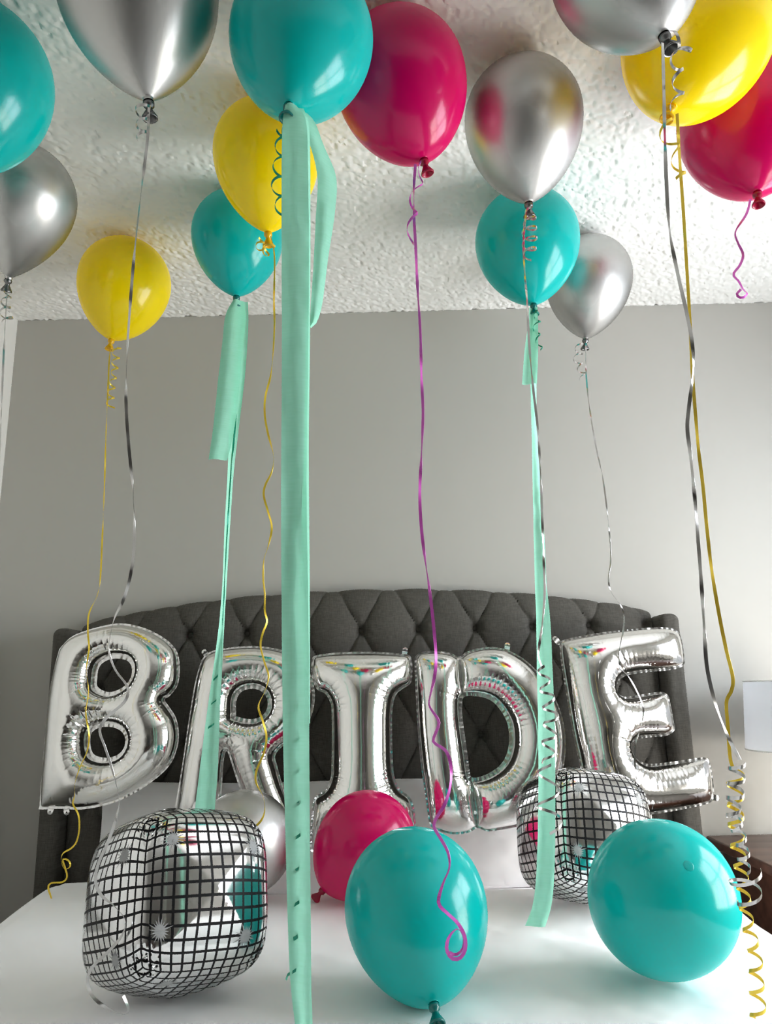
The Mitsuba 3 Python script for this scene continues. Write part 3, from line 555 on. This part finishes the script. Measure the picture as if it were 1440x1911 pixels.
# ---------------------------------------------------------------- curling ribbons
RB = 0
def ribbon(label, cat_label, mat, knot_i, path, curls, width=0.0046, Y1=None, seed=0, turn=0.75, group=None, Y0=None):
    """path: pixels of the long tail; curls: (pixels of the axis, radius in pixels, turns) of the curled pieces; both hang at the knot's depth, drifting to Y1."""
    global RB
    Y0 = Y0 if Y0 is not None else kn(knot_i)[1] - 0.012
    ylast = max([p[1] for p in path] + [p[1] for c in curls for p in c[0]])
    yfirst = min([p[1] for p in path] + [p[1] for c in curls for p in c[0]])
    Yd = lambda y: Y0 + ((Y1 if Y1 is not None else Y0) - Y0) * (y - yfirst) / max(1, ylast - yfirst)
    key = num('curling_ribbon', RB); RB += 1; ms = []
    if path: ms.append(flat_ribbon(spline([at(x, y, Yd(y)) for x, y in path], 0.006), width, seed, turn))
    for (ax, rad, turns) in curls:
        A = np.array([at(x, y, Yd(y) - 0.004) for x, y in ax]); r = rad * depth(A[0]) / F_PX
        ms.append(curl(spline(A, 0.003), r, turns, width, seed))
    add(key, cat_(ms), mat, smooth=35, label=label, cat='ribbon', group=group)
G = None
ribbon('silver ribbon curled at the knot, falling past the letter B to the bed', 'r', 'silver_ribbon', 2,
       [(278, 196), (275, 260), (262, 370), (250, 480), (242, 580), (237, 660), (235, 750), (240, 830), (249, 930), (250, 1020), (243, 1075), (230, 1120), (214, 1152), (206, 1185), (203, 1215), (215, 1250), (238, 1283), (232, 1310), (200, 1338), (186, 1362), (196, 1395), (206, 1425), (217, 1465), (222, 1500), (214, 1535), (200, 1575), (184, 1610), (178, 1645), (190, 1672), (212, 1690), (234, 1718), (226, 1748), (198, 1780), (172, 1805), (163, 1832), (175, 1862), (205, 1884), (232, 1893), (240, 1884), (230, 1858)], [([(268, 196), (264, 225), (266, 260)], 11, 2.6)], Y1=-1.08, seed=1)
ribbon('gold ribbon with a tight curl, falling past the letter B to a loop', 'r', 'gold_ribbon', 3,
       [(208, 640), (204, 670), (201, 735), (198, 800), (195, 900), (191, 1000), (187, 1080), (181, 1112), (166, 1145), (164, 1180), (166, 1210), (161, 1250), (165, 1290), (160, 1330), (166, 1370), (163, 1400), (150, 1430), (140, 1460), (139, 1485), (136, 1500), (146, 1520), (148, 1545), (143, 1570), (133, 1583), (118, 1592), (114, 1604), (120, 1622), (131, 1617), (128, 1606), (117, 1604), (121, 1618), (125, 1636), (117, 1646), (96, 1648), (90, 1656), (96, 1677)], [([(218, 645), (214, 690), (207, 735), (206, 760)], 7, 6.2)], Y1=-0.40, seed=2, width=0.0042)
ribbon('gold ribbon bunched at the knot, rippling down behind the left of the widest streamer', 'r', 'gold_ribbon', 5,
       [(505, 440), (512, 480), (511, 560), (512, 600), (510, 650), (505, 700), (495, 740), (494, 775), (500, 810), (510, 850), (507, 880), (495, 905), (492, 925), (500, 955), (507, 985), (500, 1020), (492, 1045), (491, 1080), (494, 1110), (494, 1140), (498, 1160), (490, 1182), (486, 1205), (493, 1235), (501, 1262), (494, 1290), (482, 1318), (490, 1345), (497, 1375), (492, 1405), (478, 1440), (478, 1462), (490, 1485), (494, 1510), (488, 1530), (474, 1545)], [([(490, 444), (484, 462), (498, 470), (506, 452)], 8, 3.2)], Y1=-0.86, seed=3, width=0.0042)
ribbon('magenta ribbon from the whole pink balloon, ending in a loop over the front teal balloon', 'r', 'magenta_ribbon', 7,
       [(775, 306), (772, 350), (772, 400), (775, 455), (779, 540), (784, 620), (786, 700), (789, 770), (786, 850), (783, 920), (786, 985), (793, 1045), (801, 1100), (808, 1160), (813, 1220), (811, 1260), (802, 1300), (801, 1318), (818, 1345), (815, 1362), (808, 1380), (812, 1388), (832, 1402), (841, 1430), (840, 1465), (830, 1500), (812, 1530), (810, 1545), (822, 1565), (836, 1592), (838, 1620), (826, 1650), (818, 1685), (835, 1705), (853, 1722), (866, 1745), (868, 1770), (858, 1788), (842, 1788), (833, 1770), (838, 1748), (854, 1733), (864, 1750), (862, 1772), (850, 1782), (838, 1778)], [([(790, 306), (779, 350), (769, 390), (770, 425), (762, 452)], 9, 2.6)], Y1=-1.16, seed=4, width=0.0052)
ribbon('silver ribbon with a spring curl under the mirrored balloon, spiralling over the right streamer', 'r', 'silver_ribbon', 8,
       [(982, 392), (977, 440), (978, 500), (983, 560), (987, 640), (994, 720), (1003, 800), (1008, 880), (1011, 960), (1014, 1040), (1016, 1100), (1013, 1150), (1008, 1190), (1004, 1222), (1010, 1243)], [([(990, 392), (988, 430), (988, 480)], 12, 4.6), ([(1012, 1243), (1018, 1285), (1028, 1335), (1024, 1380), (1022, 1425)], 12, 5.4), ([(1022, 1425), (1022, 1480), (1030, 1552)], 20, 2.1)], Y1=-1.0, seed=5)
ribbon('silver ribbon from the smallest silver balloon, falling past the letter E', 'r', 'silver_ribbon', 10,
       [(1093, 640), (1093, 690), (1097, 740), (1104, 790), (1113, 840), (1124, 890), (1132, 950), (1138, 1010), (1139, 1050), (1135, 1080), (1140, 1105), (1158, 1130), (1164, 1150), (1162, 1180), (1155, 1215), (1157, 1245), (1172, 1262), (1188, 1290), (1200, 1322), (1196, 1355), (1186, 1385), (1184, 1420), (1188, 1460), (1192, 1500)], [([(1082, 640), (1078, 670), (1086, 695), (1087, 708)], 7, 3.6)], Y1=-0.44, seed=6, width=0.0042, turn=1.0)
ribbon('silver ribbon loosely curled at the top right, ending in ringlets beside the bed', 'r', 'silver_ribbon', 11,
       [(1236, 80), (1238, 160), (1240, 250), (1243, 340), (1249, 430), (1264, 510), (1280, 580), (1291, 640), (1293, 690), (1285, 760), (1282, 800), (1288, 850), (1296, 930), (1303, 1020), (1309, 1100), (1314, 1180), (1318, 1240), (1328, 1290), (1340, 1330), (1358, 1375), (1380, 1418)], [([(1248, 74), (1278, 80), (1262, 120), (1266, 160), (1262, 200)], 13, 3.6), ([(1375, 1422), (1372, 1480), (1368, 1520), (1385, 1580), (1388, 1625)], 13, 7.2), ([(1388, 1625), (1395, 1660), (1400, 1690)], 26, 1.6)], Y1=-1.25, seed=7, width=0.005)
ribbon('gold ribbon from the upper right yellow balloon, ending in long ringlets', 'r', 'gold_ribbon', 12,
       [(1263, 212), (1268, 300), (1275, 400), (1281, 500), (1287, 600), (1291, 690), (1297, 770), (1303, 840), (1311, 905), (1318, 980), (1327, 1060), (1340, 1140), (1354, 1210), (1367, 1265), (1364, 1290), (1355, 1310), (1358, 1360), (1362, 1415), (1370, 1440)], [([(1236, 212), (1244, 250), (1262, 290), (1266, 340)], 13, 2.6), ([(1372, 1436), (1372, 1500), (1374, 1560), (1384, 1640), (1394, 1720), (1408, 1780), (1412, 1850), (1415, 1905)], 13, 12)], Y1=-1.2, seed=8, width=0.005, turn=0.4)
ribbon('short magenta ribbon waving below the cut-off pink balloon', 'r', 'magenta_ribbon', 13,
       [(1400, 372), (1392, 400), (1372, 432), (1376, 452), (1386, 475), (1380, 495), (1368, 512), (1378, 525), (1386, 540), (1394, 548), (1384, 556), (1374, 550), (1382, 540)], [], seed=9, width=0.0046)
ribbon('silver ribbon with small curls below the left edge silver balloon', 'r', 'silver_ribbon', 1,
       [(13, 545), (10, 600), (6, 680), (2, 780), (-4, 900)], [([(16, 542), (10, 570), (14, 602)], 9, 3.0)], seed=10, width=0.0044)
ribbon('emerald ribbon curling behind the widest mint streamer', 'r', 'green_ribbon', 6,
       [(540, 205), (534, 225), (527, 243), (530, 300), (540, 420), (548, 600), (550, 800), (552, 1000), (556, 1232)], [([(521, 240), (520, 290), (516, 345), (523, 396)], 8, 4.2), ([(560, 1225), (562, 1330), (563, 1450), (562, 1600), (556, 1750), (546, 1830)], 12, 10)], Y0=kn(6)[1] + 0.016, Y1=kn(6)[1] + 0.0155, seed=11, width=0.0046)
ribbon('emerald ribbon curling along the streamer in front of the letter R', 'r', 'green_ribbon', 4,
       [(438, 560), (430, 585), (432, 650), (440, 760), (431, 880), (424, 980), (419, 1080), (414, 1160), (406, 1248)], [([(403, 1242), (401, 1290), (395, 1340), (385, 1400), (376, 1470)], 7, 5.0)], Y0=kn(4)[1] + 0.013, Y1=kn(4)[1] + 0.0145, seed=12, width=0.0042)
ribbon('short emerald ribbon curling below the teal balloon right of centre', 'r', 'green_ribbon', 9,
       [(998, 575), (1003, 585)], [([(1003, 582), (1001, 615), (1008, 655)], 6, 3.0)], seed=13, width=0.0042)
